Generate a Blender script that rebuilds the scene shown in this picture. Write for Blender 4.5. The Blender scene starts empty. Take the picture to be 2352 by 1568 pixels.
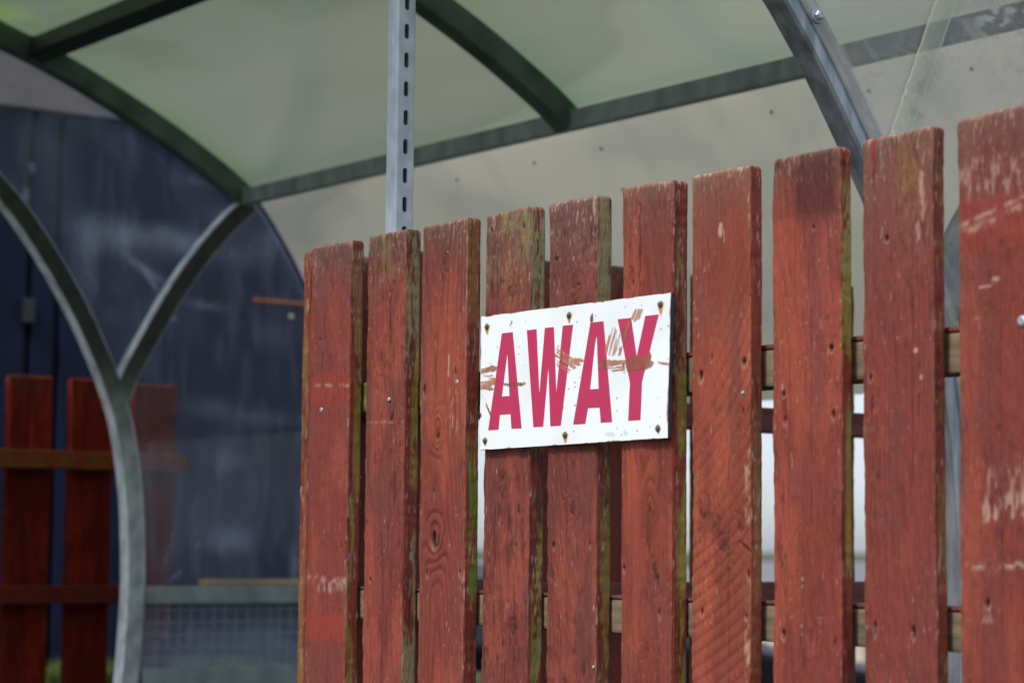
import bpy, bmesh, math
import numpy as np

# ------------------------------------------------------------------ scene, camera, light
S = bpy.context.scene
COL = S.collection
CAMP = np.array([0., 0., 1.5])
YAW, PITCH, ROLL, FPX = .6301891392, .0888621187, .0090485512, 5300.0
# world axes: X runs across the shelter (away to the right), Y runs along the fence (away to the left)
cp, sp, cr, sr = math.cos(PITCH), math.sin(PITCH), math.cos(ROLL), math.sin(ROLL)
_F = np.array([0, cp, sp]); _R0 = np.array([1., 0, 0]); _U0 = np.array([0, -sp, cp])
_R = cr*_R0 + sr*_U0; _U = -sr*_R0 + cr*_U0
_d = np.array([-math.sin(YAW), math.cos(YAW), 0]); _e = np.array([_d[1], -_d[0], 0])
_M = np.array([_e, _d, [0, 0, 1.]])
CF, CR, CU = _M @ _F, _M @ _R, _M @ _U
cam_d = bpy.data.cameras.new('camera'); cam = bpy.data.objects.new('camera', cam_d); COL.objects.link(cam)
from mathutils import Matrix, Vector
mm = Matrix(((CR[0], CU[0], -CF[0]), (CR[1], CU[1], -CF[1]), (CR[2], CU[2], -CF[2]))).to_4x4()
mm.translation = Vector(CAMP); cam.matrix_world = mm
cam_d.sensor_width = 36; cam_d.lens = 36*FPX/2352; cam_d.clip_start = .05; cam_d.clip_end = 2000
cam_d.dof.use_dof = True; cam_d.dof.focus_distance = 2.62; cam_d.dof.aperture_fstop = 6.3
cam_d.dof.aperture_blades = 9
S.camera = cam
SUN_EL, SUN_AZ = math.radians(50), math.radians(257)      # azimuth clockwise from +Y
W = bpy.data.worlds.new('World'); S.world = W; W.use_nodes = True
wn = W.node_tree; bg = wn.nodes['Background']; sky = wn.nodes.new('ShaderNodeTexSky')
sky.sky_type = 'NISHITA'; sky.sun_disc = False; sky.sun_elevation = SUN_EL; sky.sun_rotation = SUN_AZ
sky.air_density = 1.0; sky.dust_density = .8; sky.ozone_density = 1.0
hs0 = wn.nodes.new('ShaderNodeHueSaturation'); hs0.inputs['Saturation'].default_value = .35    # thin even cloud
wn.links.new(sky.outputs[0], hs0.inputs['Color']); tcw = wn.nodes.new('ShaderNodeTexCoord'); sxyz = wn.nodes.new('ShaderNodeSeparateXYZ'); wn.links.new(tcw.outputs['Generated'], sxyz.inputs[0])
rmp = wn.nodes.new('ShaderNodeValToRGB'); wn.links.new(sxyz.outputs['Z'], rmp.inputs[0])      # overcast sky: darker and bluer low down
e0, e1 = rmp.color_ramp.elements; e0.position = .0; e0.color = (.46, .50, .57, 1); e1.position = .75; e1.color = (1.1, 1.1, 1.1, 1)
e2 = rmp.color_ramp.elements.new(.18); e2.color = (.62, .65, .70, 1)
mlt = wn.nodes.new('ShaderNodeMix'); mlt.data_type = 'RGBA'; mlt.blend_type = 'MULTIPLY'; mlt.inputs[0].default_value = 1; mlt.clamp_result = False
wn.links.new(hs0.outputs[0], mlt.inputs[6]); wn.links.new(rmp.outputs[0], mlt.inputs[7]); wn.links.new(mlt.outputs[2], bg.inputs[0]); bg.inputs[1].default_value = .15
sun_d = bpy.data.lights.new('sun', 'SUN'); sun = bpy.data.objects.new('sun', sun_d); COL.objects.link(sun)
sun_d.energy = 1.7; sun_d.angle = math.radians(10); sun_d.color = (1, .97, .93)
sdir = Vector((math.sin(SUN_AZ)*math.cos(SUN_EL), math.cos(SUN_AZ)*math.cos(SUN_EL), math.sin(SUN_EL)))
sun.rotation_euler = sdir.to_track_quat('Z', 'Y').to_euler()
S.view_settings.view_transform = 'Standard'; S.view_settings.look = 'None'
S.view_settings.exposure = 0.72; S.view_settings.gamma = 1

def ray(x, y): return CF + CR*(x-1176)/FPX + CU*(784-y)/FPX
def onX(x, y, v): r = ray(x, y); return CAMP + r*(v-CAMP[0])/r[0]
def onY(x, y, v): r = ray(x, y); return CAMP + r*(v-CAMP[1])/r[1]

FX = 1.542            # front face of the plank fence
YE, YN = 4.525, 2.125  # far and near end frames of the shelter
YS = 2.5594           # the returning side fence
YF = 4.775            # the fence behind the shelter
YW = 6.025            # navy building

# ------------------------------------------------------------------ noise in numpy
def _hash(ix, iy, seed):
    h = (ix.astype(np.int64)*374761393 + iy.astype(np.int64)*668265263 + seed*974711) & 0xffffffff
    h = ((h ^ (h >> 13))*1274126177) & 0xffffffff
    h = ((h ^ (h >> 16))*2246822519) & 0xffffffff
    return ((h ^ (h >> 15)) & 0xffffff)/float(0xffffff)
def vn(x, y, seed=0):
    x, y = np.broadcast_arrays(np.asarray(x, float), np.asarray(y, float))
    ix, iy = np.floor(x), np.floor(y); fx, fy = x-ix, y-iy
    fx = fx*fx*(3-2*fx); fy = fy*fy*(3-2*fy)
    a = _hash(ix, iy, seed); b = _hash(ix+1, iy, seed); c = _hash(ix, iy+1, seed); d = _hash(ix+1, iy+1, seed)
    return (a*(1-fx)+b*fx)*(1-fy) + (c*(1-fx)+d*fx)*fy
def fbm(x, y, seed=0, o=4):
    s = 0; a = .5; t = 0
    for k in range(o):
        s = s + a*vn(np.asarray(x)*2**k+k*17.3, np.asarray(y)*2**k+k*9.1, seed+k*31); t += a; a *= .55
    return s/t
def ss(a, b, x):
    t = np.clip((x-a)/(b-a), 0, 1); return t*t*(3-2*t)
def mixc(c, col, m): return c*(1-m[..., None]) + np.asarray(col)*m[..., None]

# ------------------------------------------------------------------ materials
def mat(name, color=(.5, .5, .5), rough=.6, metal=0, attr=None, bump=0, bscale=(200, 200, 200), var=0, vscale=(20, 20, 20), var2=None, spec=.5, trans=0):
    m = bpy.data.materials.new(name); m.use_nodes = True; nt = m.node_tree; N = nt.nodes; L = nt.links
    p = N['Principled BSDF']; p.inputs['Base Color'].default_value = (*color, 1); p.inputs['Roughness'].default_value = rough
    p.inputs['Metallic'].default_value = metal; p.inputs['Specular IOR Level'].default_value = spec
    tc = N.new('ShaderNodeTexCoord')
    csock = None
    if attr:
        a = N.new('ShaderNodeAttribute'); a.attribute_name = attr; csock = a.outputs['Color']
    if var:
        mp = N.new('ShaderNodeMapping'); mp.inputs['Scale'].default_value = vscale; L.new(tc.outputs['Object'], mp.inputs[0])
        n = N.new('ShaderNodeTexNoise'); n.inputs['Scale'].default_value = 1; n.inputs['Detail'].default_value = 6; L.new(mp.outputs[0], n.inputs['Vector'])
        rm = N.new('ShaderNodeMapRange'); rm.inputs[1].default_value = .35; rm.inputs[2].default_value = .68; L.new(n.outputs[0], rm.inputs[0])
        mx = N.new('ShaderNodeMix'); mx.data_type = 'RGBA'; L.new(rm.outputs[0], mx.inputs[0])
        c2 = var2 or tuple(c*(1-var) for c in color)
        if csock:
            mx2 = N.new('ShaderNodeMix'); mx2.data_type = 'RGBA'; mx2.blend_type = 'MULTIPLY'; mx2.inputs[0].default_value = 1
            mx.inputs[6].default_value = (1+var*.5,)*3+(1,); mx.inputs[7].default_value = (1-var,)*3+(1,)
            L.new(csock, mx2.inputs[6]); L.new(mx.outputs[2], mx2.inputs[7]); csock = mx2.outputs[2]
        else:
            mx.inputs[6].default_value = (*color, 1); mx.inputs[7].default_value = (*c2, 1); csock = mx.outputs[2]
    if csock: L.new(csock, p.inputs['Base Color'])
    if bump:
        mp = N.new('ShaderNodeMapping'); mp.inputs['Scale'].default_value = bscale; L.new(tc.outputs['Object'], mp.inputs[0])
        n = N.new('ShaderNodeTexNoise'); n.inputs['Scale'].default_value = 1; n.inputs['Detail'].default_value = 8; n.inputs['Roughness'].default_value = .65
        L.new(mp.outputs[0], n.inputs['Vector'])
        b = N.new('ShaderNodeBump'); b.inputs['Strength'].default_value = 1; b.inputs['Distance'].default_value = bump; L.new(n.outputs[0], b.inputs['Height'])
        L.new(b.outputs[0], p.inputs['Normal'])
    return m
M_PAINT = mat('weathered_red_paint', rough=.66, attr='Col', bump=.0016, bscale=(650, 650, 130), var=.15, vscale=(420, 420, 110), spec=.3)
M_PAINTD = mat('dark_red_plank_paint', rough=.8, attr='Col', bump=.0010, bscale=(200, 200, 60), var=.3, vscale=(60, 60, 20), spec=.08)
M_RAIL = mat('rail_wood', (.25, .17, .10), .8, bump=.0008, bscale=(300, 20, 300), var=.5, vscale=(60, 22, 120), var2=(.11, .09, .055))
M_RAILMOSS = mat('mossy_rail_wood', (.16, .20, .03), .85, bump=.001, bscale=(300, 60, 300), var=.5, vscale=(90, 30, 90), var2=(.10, .08, .03))
M_RED = mat('red_rail_paint', (.20, .05, .042), .65, bump=.0006, bscale=(20, 300, 300), var=.45, vscale=(25, 200, 120))
M_REDDARK = mat('dark_red_rail_paint', (.09, .012, .006), .8, spec=.15, var=.3, vscale=(25, 120, 120))
M_REDMOSS = mat('mossy_red_rail', (.14, .018, .008), .8, bump=.0006, bscale=(30, 300, 300), var=.4, vscale=(25, 60, 120), var2=(.12, .060, .008), spec=.15)
M_GALV = mat('galvanised_steel', (.58, .62, .68), .48, .1, bump=.0002, bscale=(300, 300, 300), var=.35, vscale=(45, 45, 30), var2=(.42, .46, .52))
M_GALV2 = mat('weathered_galvanised_tube', (.42, .46, .50), .36, .8, bump=.0003, bscale=(150, 150, 150), var=.6, vscale=(30, 30, 14), var2=(.11, .14, .14))
M_LEG = mat('streaked_galvanised_leg', (.36, .39, .44), .42, .45, bump=.0003, bscale=(150, 150, 150), var=.6, vscale=(60, 60, 12), var2=(.17, .20, .22))
M_DUSTY = mat('dusty_galvanised_rail', (.26, .30, .31), .6, .05, bump=.0003, bscale=(150, 150, 150), var=.5, vscale=(20, 30, 14), var2=(.15, .18, .18))
M_ARCH = mat('algae_stained_tube', (.11, .135, .135), .55, .2, bump=.0003, bscale=(150, 150, 150), var=.5, vscale=(14, 14, 14), var2=(.045, .07, .058))
M_BEAM = mat('dark_beam_paint', (.022, .026, .026), .5, 0, var=.5, vscale=(20, 6, 20))
M_INK = mat('sign_letter_vinyl', (.50, .022, .092), .42, bump=.0001, bscale=(120, 120, 120), var=.10, vscale=(18, 18, 18), var2=(.46, .030, .095))
M_WHITE = mat('sign_enamel', rough=.38, attr='Col', spec=.5)
M_SCREW = mat('rusty_screw', (.16, .15, .12), .45, .7, var=.6, vscale=(900, 900, 900), var2=(.10, .05, .02), bump=.0004, bscale=(700, 700, 700))
M_NAIL = mat('zinc_screw', (.55, .58, .6), .4, .6, var=.5, vscale=(900, 900, 900))
M_SIGNEDGE = mat('sign_edge', (.03, .035, .05), .6)
M_BLACK = mat('black_plastic_and_hollow', (.012, .012, .015), .5)
M_NAVY = mat('navy_cladding', (.008, .0125, .039), .6, var=.35, vscale=(4, 4, 3), spec=.15)
M_NAVYD = mat('dark_navy_trim', (.006, .008, .02), .5)
M_FASCIA = mat('pinkish_fascia', (.17, .145, .145), .7, var=.25, vscale=(8, 8, 8))
M_WOOD = mat('bare_timber', (.42, .32, .21), .8, bump=.0006, bscale=(30, 300, 300), var=.4, vscale=(10, 90, 90))
M_CONC = mat('dusty_concrete', (.16, .17, .16), .85, bump=.002, bscale=(80, 80, 80), var=.5, vscale=(12, 12, 12), var2=(.07, .085, .05))
M_RUSTYGLINT = mat('rusty_glint', (.30, .09, .04), .8)
M_PALEGLINT = mat('pale_glint', (.42, .36, .28), .5)

def sheet_mat():
    m = bpy.data.materials.new('milky_polycarbonate'); m.use_nodes = True; nt = m.node_tree; N = nt.nodes; L = nt.links
    N.remove(N['Principled BSDF']); out = N['Material Output']
    a = N.new('ShaderNodeAttribute'); a.attribute_name = 'Col'
    tr = N.new('ShaderNodeBsdfTranslucent'); df = N.new('ShaderNodeBsdfDiffuse'); gl = N.new('ShaderNodeBsdfGlossy')
    gl.inputs['Roughness'].default_value = .3; gl.inputs['Color'].default_value = (.9, .95, .95, 1)
    L.new(a.outputs['Color'], tr.inputs['Color']); L.new(a.outputs['Color'], df.inputs['Color'])
    m1 = N.new('ShaderNodeMixShader'); m1.inputs[0].default_value = .15; L.new(tr.outputs[0], m1.inputs[1]); L.new(df.outputs[0], m1.inputs[2])
    fr = N.new('ShaderNodeFresnel'); fr.inputs['IOR'].default_value = 1.15
    m2 = N.new('ShaderNodeMixShader'); ml = N.new('ShaderNodeMath'); ml.operation = 'MULTIPLY'; ml.inputs[1].default_value = .3; L.new(fr.outputs[0], ml.inputs[0])
    L.new(ml.outputs[0], m2.inputs[0]); L.new(m1.outputs[0], m2.inputs[1]); L.new(gl.outputs[0], m2.inputs[2])
    L.new(m2.outputs[0], out.inputs['Surface']); return m
M_SHEET = sheet_mat()
def clear_mat(name, tint, haze_base, haze_col=(.8, .82, .85), rough=.05, bump=0.0):
    m = bpy.data.materials.new(name); m.use_nodes = True; nt = m.node_tree; N = nt.nodes; L = nt.links
    N.remove(N['Principled BSDF']); out = N['Material Output']
    tp = N.new('ShaderNodeBsdfTransparent'); tp.inputs[0].default_value = (*tint, 1)
    df = N.new('ShaderNodeBsdfDiffuse'); df.inputs[0].default_value = (*haze_col, 1)
    tl = N.new('ShaderNodeBsdfTranslucent'); tl.inputs[0].default_value = (*haze_col, 1)
    mh = N.new('ShaderNodeMixShader'); mh.inputs[0].default_value = .4; L.new(df.outputs[0], mh.inputs[1]); L.new(tl.outputs[0], mh.inputs[2])
    a = N.new('ShaderNodeAttribute'); a.attribute_name = 'Haze'
    ad = N.new('ShaderNodeMath'); ad.operation = 'ADD'; ad.inputs[1].default_value = haze_base; ad.use_clamp = True; L.new(a.outputs['Fac'], ad.inputs[0])
    m1 = N.new('ShaderNodeMixShader'); L.new(ad.outputs[0], m1.inputs[0]); L.new(tp.outputs[0], m1.inputs[1]); L.new(mh.outputs[0], m1.inputs[2])
    gl = N.new('ShaderNodeBsdfGlossy'); gl.inputs['Roughness'].default_value = rough
    fr = N.new('ShaderNodeFresnel'); fr.inputs['IOR'].default_value = 1.45
    if bump:
        tc = N.new('ShaderNodeTexCoord'); n = N.new('ShaderNodeTexNoise'); n.inputs['Scale'].default_value = 9; n.inputs['Detail'].default_value = 3
        L.new(tc.outputs['Object'], n.inputs['Vector']); b = N.new('ShaderNodeBump'); b.inputs['Distance'].default_value = bump
        L.new(n.outputs[0], b.inputs['Height']); L.new(b.outputs[0], gl.inputs['Normal'])
    m2 = N.new('ShaderNodeMixShader'); L.new(fr.outputs[0], m2.inputs[0]); L.new(m1.outputs[0], m2.inputs[1]); L.new(gl.outputs[0], m2.inputs[2])
    L.new(m2.outputs[0], out.inputs['Surface']); return m
M_CLEARF = clear_mat('scratched_clear_sheet', (.97, .98, .99), .04, (.52, .58, .84))
M_CLEARN = clear_mat('wavy_clear_sheet', (.97, .97, .97), .24, (.60, .575, .55), rough=.12, bump=.02)
M_STRIP = clear_mat('clear_plastic_strip', (.93, .94, .88), .36, (.72, .73, .64), .35)
def smear_mat():
    m = bpy.data.materials.new('brushed_brown_paint'); m.use_nodes = True; nt = m.node_tree; N = nt.nodes; L = nt.links
    p = N['Principled BSDF']; p.inputs['Roughness'].default_value = .55
    a = N.new('ShaderNodeAttribute'); a.attribute_name = 'Col'; L.new(a.outputs['Color'], p.inputs['Base Color'])
    b = N.new('ShaderNodeAttribute'); b.attribute_name = 'Haze'; L.new(b.outputs['Fac'], p.inputs['Alpha'])
    return m
M_SMEAR = smear_mat()

# ------------------------------------------------------------------ object helpers
def tag(o, label=None, cat=None, group=None, kind=None):
    for k, v in (('label', label), ('category', cat), ('group', group), ('kind', kind)):
        if v: o[k] = v
    return o
def thing(name, loc, label, cat, group=None):
    o = bpy.data.objects.new(name, None); COL.objects.link(o); o.location = loc; o.empty_display_size = .1
    return tag(o, label, cat, group)
def link(name, me, m, parent=None, smooth=False):
    if m: me.materials.append(m)
    if smooth: me.polygons.foreach_set('use_smooth', [True]*len(me.polygons))
    o = bpy.data.objects.new(name, me); COL.objects.link(o)
    if parent:
        o.parent = parent; p = parent
        off = Vector((0, 0, 0))
        while p: off += p.location; p = p.parent
        o.matrix_parent_inverse = Matrix.Translation(-off) if parent.type == 'EMPTY' else Matrix.Identity(4)
    return o
def grid_mesh(name, V, cyc=False, cols=None, haze=None, keep=None, caps=None):
    """V: (rows, n, 3)"""
    r, n, _ = V.shape
    v = V.reshape(-1, 3)
    i = np.arange(r-1)[:, None]; j = np.arange(n if cyc else n-1)[None, :]; j2 = (j+1) % n
    q = np.stack([i*n+j, i*n+j2, (i+1)*n+j2, (i+1)*n+j], -1).reshape(-1, 4)
    if keep is not None:
        q = q[keep.reshape(-1)[q].any(1)]
    faces = q.tolist()
    if caps: faces += caps
    me = bpy.data.meshes.new(name); me.from_pydata(v.tolist(), [], faces); me.update()
    if cols is not None:
        a = me.color_attributes.new('Col', 'FLOAT_COLOR', 'POINT')
        c = np.ones((len(v), 4), np.float32); c[:, :3] = np.clip(cols.reshape(-1, 3), 0, 1); a.data.foreach_set('color', c.ravel())
    if haze is not None:
        a = me.attributes.new('Haze', 'FLOAT', 'POINT'); a.data.foreach_set('value', haze.reshape(-1).astype(np.float32))
    return me
def bm_mesh(name, bm):
    bmesh.ops.recalc_face_normals(bm, faces=bm.faces)
    me = bpy.data.meshes.new(name); bm.to_mesh(me); bm.free(); return me
def add_box(bm, a, b, bev=0):
    a = np.minimum(a, b), np.maximum(a, b); lo, hi = a
    g = bmesh.ops.create_cube(bm, size=1)
    for v in g['verts']:
        v.co = Vector([(lo[k]+hi[k])/2 + v.co[k]*(hi[k]-lo[k]) for k in range(3)])
    if bev:
        es = {e for v in g['verts'] for e in v.link_edges}
        bmesh.ops.bevel(bm, geom=list(es), offset=bev, segments=2, affect='EDGES', profile=.6)
def box(name, a, b, m, parent=None, bev=.002):
    bm = bmesh.new(); add_box(bm, a, b, bev); return link(name, bm_mesh(name, bm), m, parent)
def smooth_curve(pts, n=8):
    pts = [np.array(p, float) for p in pts]; P = [2*pts[0]-pts[1]] + pts + [2*pts[-1]-pts[-2]]; out = []
    for i in range(1, len(P)-2):
        for k in range(n):
            t = k/n; a, b, c, d = P[i-1:i+3]
            out.append(.5*((2*b)+(-a+c)*t+(2*a-5*b+4*c-d)*t*t+(-a+3*b-3*c+d)*t**3))
    out.append(pts[-1]); return np.array(out)
def sweep(name, curve, w, y0, y1, m, parent, bev=.0035, colf=None):
    """box tube following a curve (X,z) in an end plane: w wide in plane, from y0 to y1 along Y"""
    c = np.asarray(curve); t = np.gradient(c, axis=0); t /= np.linalg.norm(t, axis=1)[:, None]; nrm = np.stack([-t[:, 1], t[:, 0]], 1)
    h = w/2; b = bev
    prof = [(-h, y0+b), (-h, y1-b), (-h+b, y1), (h-b, y1), (h, y1-b), (h, y0+b), (h-b, y0), (-h+b, y0)]
    V = np.zeros((len(c), 8, 3))
    for k, (o, y) in enumerate(prof):
        V[:, k, 0] = c[:, 0]+nrm[:, 0]*o; V[:, k, 1] = y; V[:, k, 2] = c[:, 1]+nrm[:, 1]*o
    n = len(c)
    cols = colf(V) if colf else None
    me = grid_mesh(name, V, True, cols=cols, caps=[list(range(8))[::-1], [(n-1)*8+k for k in range(8)]])
    bm = bmesh.new(); bm.from_mesh(me); return link(name, bm_mesh(name, bm), m, parent)
def cyl_x(name, P, r, L, m, parent, seg=14, axis='X', dome=.35, slot=0):
    """domed screw head centred at P, sticking out towards -axis by L"""
    rings = [(r, 0), (r, -L*.5), (r*.85, -L*.8), (r*.5, -L), (r*.12, -L*(1-.1))]
    V = np.zeros((len(rings), seg, 3)); a = np.arange(seg)/seg*2*math.pi
    for k, (rr, o) in enumerate(rings):
        u, w = np.cos(a)*rr, np.sin(a)*rr
        if axis == 'X': V[k] = np.stack([P[0]+o+0*u, P[1]+u, P[2]+w], 1)
        else: V[k] = np.stack([P[0]+u, P[1]+o+0*u, P[2]+w], 1)
    me = grid_mesh(name, V, True, caps=[[(len(rings)-1)*seg+k for k in range(seg)]])
    return link(name, me, m, parent)

# ------------------------------------------------------------------ a weathered plank
RED = np.array([.230, .044, .028]); RED2 = np.array([.295, .060, .034]); DARK = np.array([.060, .014, .010])
PALE = np.array([.47, .29, .22]); GREY = np.array([.165, .082, .058]); BARE = np.array([.36, .27, .18])
MOSS = np.array([.25, .205, .035]); LICH = np.array([.30, .27, .12]); GREEN = np.array([.10, .15, .008])
def plank(name, o3, w, t, ztop, zbot, seed, parent=None, front='-X', slope=0., zfine=1.33, du=.0013, dz=.0021,
          st=None, feats=(), moss=(), m=M_PAINT, tint=1.0, rtop=.0045):
    """o3 = the front left top corner seen from the viewer; u runs to the viewer's right, depth away from him."""
    st = dict(dict(ring=.0042, grain=.5, rough=.4, groove=0, crack=0, saw=0, worn=.045, pale=.35, edge=.5, wob=1.0, fresh=()), **(st or {}))
    H = ztop-zfine
    zr = np.concatenate([[0, .0006, .0014, .0024, .0036, .005], np.arange(.0068, H, dz), np.linspace(H, ztop-zbot, 5)])
    rc = .0022
    nf = int(w/du); nt = int(t/du)
    us = np.linspace(rc, w-rc, nf); ts = np.linspace(rc, t-rc, nt); q = np.radians([22.5, 45, 67.5])
    P = [(u, 0, 0, -1, 0) for u in us] + [(w-rc+rc*math.sin(a), rc-rc*math.cos(a), math.sin(a), -math.cos(a), 0) for a in q] \
        + [(w, s, 1, 0, 1) for s in ts] + [(w-rc, t, 0, 1, 2), (rc, t, 0, 1, 2)] + [(0, s, -1, 0, 3) for s in ts[::-1]] \
        + [(rc-rc*math.cos(a), rc-rc*math.sin(a), -math.cos(a), -math.sin(a), 0) for a in q]
    P = np.array(P); n = len(P); pu, ps, nu, ns, face = P.T
    zd = zr[:, None]                                     # distance below the top
    U = np.broadcast_to(pu, (len(zr), n)).copy(); Sx = np.broadcast_to(ps, (len(zr), n)).copy(); Z = np.broadcast_to(zd, (len(zr), n))
    # rounded top
    ins = np.where(zr < rtop, rtop-np.sqrt(np.maximum(rtop**2-(rtop-zr)**2, 0)), 0)[:, None]
    U = w/2+(U-w/2)*(1-ins/(w/2)); Sx = t/2+(Sx-t/2)*(1-ins*.7/(t/2))
    # wandering edges
    el = (fbm(Z*9, 0.3, seed+5, 4)-.5)*.0028*st['wob'] + (vn(Z*160, 3, seed+6)-.5)*.0007
    er = (fbm(Z*9, 7.3, seed+8, 4)-.5)*.0028*st['wob'] + (vn(Z*160, 9, seed+9)-.5)*.0007
    U = U + el*(1-U/w) + er*(U/w)
    fr = (face == 0)[None, :]*(nu > -.8)[None, :]*(nu < .8)[None, :]*1.0
    side = ((face == 1) | (face == 3))[None, :]*1.0
    # --- growth rings
    u0 = w*(.5+.5*(vn(Z*1.6, 1.1, seed)-.5)); d0 = .012+.035*vn(Z*3.2+.3, 2.2, seed+1)
    r = np.sqrt((U-u0)**2+d0**2) + .004*(fbm(U*20, Z*6, seed+2, 3)-.5)
    pit = np.zeros_like(U); dark = np.zeros_like(U); pale = np.zeros_like(U); grn = np.zeros_like(U)
    rl = r.copy(); wild = np.zeros_like(U)
    for ft in feats:
        k, fu, fz, a, b = ft[:5]
        du_, dz_ = U-fu, Z-fz
        if k == 'knot':
            g = np.exp(-(du_/a)**2-(dz_/b)**2); rl = rl+.024*g; rr = np.sqrt((du_/a)**2+(dz_/b)**2)
            wild = np.maximum(wild, np.exp(-(rr/1.2)**2)); dark += .45*ss(.5, .25, rr)+.25*np.exp(-((rr-.42)/.07)**2); pit += .0012*np.exp(-((rr-.42)/.1)**2)
        elif k == 'hole':
            rr = np.sqrt((du_/a)**2+(dz_/b)**2); dark += 1.6*ss(1.15, .75, rr); pit += .005*ss(1.1, .6, rr); pale += .35*np.exp(-((rr-1.6)/.35)**2)*(dz_ > 0)
        elif k == 'red':
            rr = np.sqrt((du_/a)**2+(dz_/b)**2); dark += .12*ss(1.2, .6, rr); pit += .0012*ss(1.1, .6, rr); grn -= 1.2*ss(1.15, .7, rr)
        elif k == 'chip':
            rr = np.sqrt((du_/a)**2+(dz_/b)**2)+(fbm(U*260, Z*160, seed+40)-.5)*1.6; pale += 1.2*ss(1.05, .7, rr)
        elif k == 'line':                                 # a pale scrape across: a = half thickness, b = slope
            s_ = dz_-b*du_; pale += .9*np.exp(-(s_/a)**2)*ss(.35, .7, fbm(U*120, Z*200, seed+41))
        elif k == 'band':                                 # a patch worn pale: a half width, b half height
            rr = np.maximum(abs(du_)/a, abs(dz_)/b)+(fbm(U*60, Z*60, seed+42)-.5)*.8; pale += .6*ss(1, .5, rr)*ss(.48, .66, fbm(U*330, Z*75, seed+43))
        elif k == 'dirt':
            rr = np.maximum(abs(du_)/a, abs(dz_)/b)+(fbm(U*40, Z*40, seed+44)-.5)*.25; dark += .42*ss(1, .85, rr)
        elif k == 'crack':                                # a thin dark split: a = length, b = angle from vertical
            ca, sa = math.cos(b), math.sin(b); l = du_*sa+dz_*ca; c_ = du_*ca-dz_*sa + .0015*(vn(l*180, 2, seed+45)-.5)
            hw = .0011*np.clip(1-np.abs(l-a/2)/(a/2), 0, 1)**.5+1e-6; g = ss(1.3, .6, np.abs(c_)/hw)*(np.abs(l-a/2) < a/2); dark += 1.4*g; pit += .003*g
    sp_ = st['ring']
    ring = (.5+.5*np.cos(2*math.pi*(rl/sp_+.5*fbm(U*25, Z*5, seed+3, 3))))**3
    fib = fbm(U*520, Z*26, seed+10, 3); fib2 = fbm(U*230, Z*60, seed+11, 4); lump = fbm(U*60, Z*14, seed+12, 4)
    amp = ss(.25, .7, fbm(U*12, Z*5, seed+13, 3))
    h = -st['grain']*.00075*ring*(.35+.65*amp)*(1+wild*1.2) + st['rough']*(.0011*(fib-.5)+.0016*(fib2-.5)) + .0014*(lump-.5)
    line = (.5+.5*np.cos(2*math.pi*(rl/sp_+.5*fbm(U*25, Z*5, seed+3, 3))))**9
    d_ = (.16*ring+.62*line*(.3+.7*ss(.35, .6, fbm(U*60, Z*16, seed+50, 3))))*st['grain']*(.35+.65*amp)*(1+wild) + .75*ss(.56, .74, fib)*st['rough']**2 + .5*ss(.56, .68, fib2)*ss(.45, .65, lump)*st['rough']
    if st['groove']:
        gx = U/.0036+.9*fbm(U*20, Z*2.5, seed+14, 2)+.25*vn(Z*8, 4, seed); g = (.5+.5*np.cos(2*math.pi*gx))**2*ss(st.get('g0', .25), st.get('g0', .25)+.15, U/w+.15*(vn(Z*9, 1, seed)-.5))
        h -= .0010*st['groove']*g; d_ += .40*g*st['groove']
    if st['saw']:
        q_ = np.sqrt((U+.13)**2+(Z+.02)**2*.6) ; sg = (.5+.5*np.cos(2*math.pi*(q_/.0100+.3*fbm(U*20, Z*20, seed+15, 2))))**4
        sm = st['saw']*ss(.3, .6, fbm(U*16, Z*7, seed+16, 2)); h -= .0005*sg*sm; d_ += .22*sg*sm
    if st['crack']:
        cu = w*.62+.006*(fbm(Z*7, 1, seed+17, 3)-.5)*2; cd = np.abs(U-cu)
        for off, s2 in ((0, 50), (-.011, 55), (.007, 60)):
            g = ss(.0021, .0004, np.abs(U-cu-off-.002*(vn(Z*30, off*900, seed+18)-.5)))*ss(.42, .6, fbm(Z*14+off*70, 5, seed+s2, 3))
            d_ += .75*g*st['crack']; pit += .0016*g*st['crack']
    pits = ss(.74, .82, vn(U*330, Z*110, seed+19))*ss(.40, .6, fbm(U*20, Z*12, seed+20))
    d_ += .8*pits*(.4+.6*st['rough'])
    d_ += .75*ss(.0011, .0004, np.abs(U-w*(.25+.5*vn(3, seed, 61))-.004*(fbm(Z*5, 2, seed+52, 3)-.5)))*ss(.5, .62, fbm(Z*11+0*U, 8, seed+53, 3))
    # --- colour of the paint
    base = np.broadcast_to(RED, U.shape+(3,)).copy()
    base = mixc(base, RED2*1.12, .95*ss(.42, .62, fbm(U*16, Z*5, seed+21)))
    base = mixc(base, np.array([.20, .040, .028]), .7*ss(.50, .68, fbm(U*45, Z*4, seed+51)))
    base = mixc(base, np.array([.19, .050, .037]), .65*ss(.45, .7, fbm(U*30, Z*9, seed+22)))
    for (za, zb, amt) in st['fresh']:
        base = mixc(base, np.array([.30, .042, .026]), amt*ss(za-.003, za+.003, Z+0*U)*ss(zb+.003, zb-.003, Z+0*U))
    tw = np.exp(-(Z/st['worn'])**1.5)*(.55+.9*fbm(U*40, Z*20, seed+23))
    base = mixc(base, GREY, np.clip(tw*.85, 0, .9))
    streak = fbm(U*600, Z*120, seed+24, 4)
    edge = np.exp(-np.minimum(U, w-U)/.0028)*fr
    topl = np.exp(-Z/.004)
    pf = ss(.68, .76, streak+.20*tw*st['pale']*1.6+.22*edge*st['edge']*ss(.35, .6, fbm(Z*30+0*U, U*3, seed+25))+.2*topl-.07)*(.35+.65*ss(.3, .6, fbm(U*15, Z*8, seed+26)+tw*.4+edge*.5))
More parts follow.
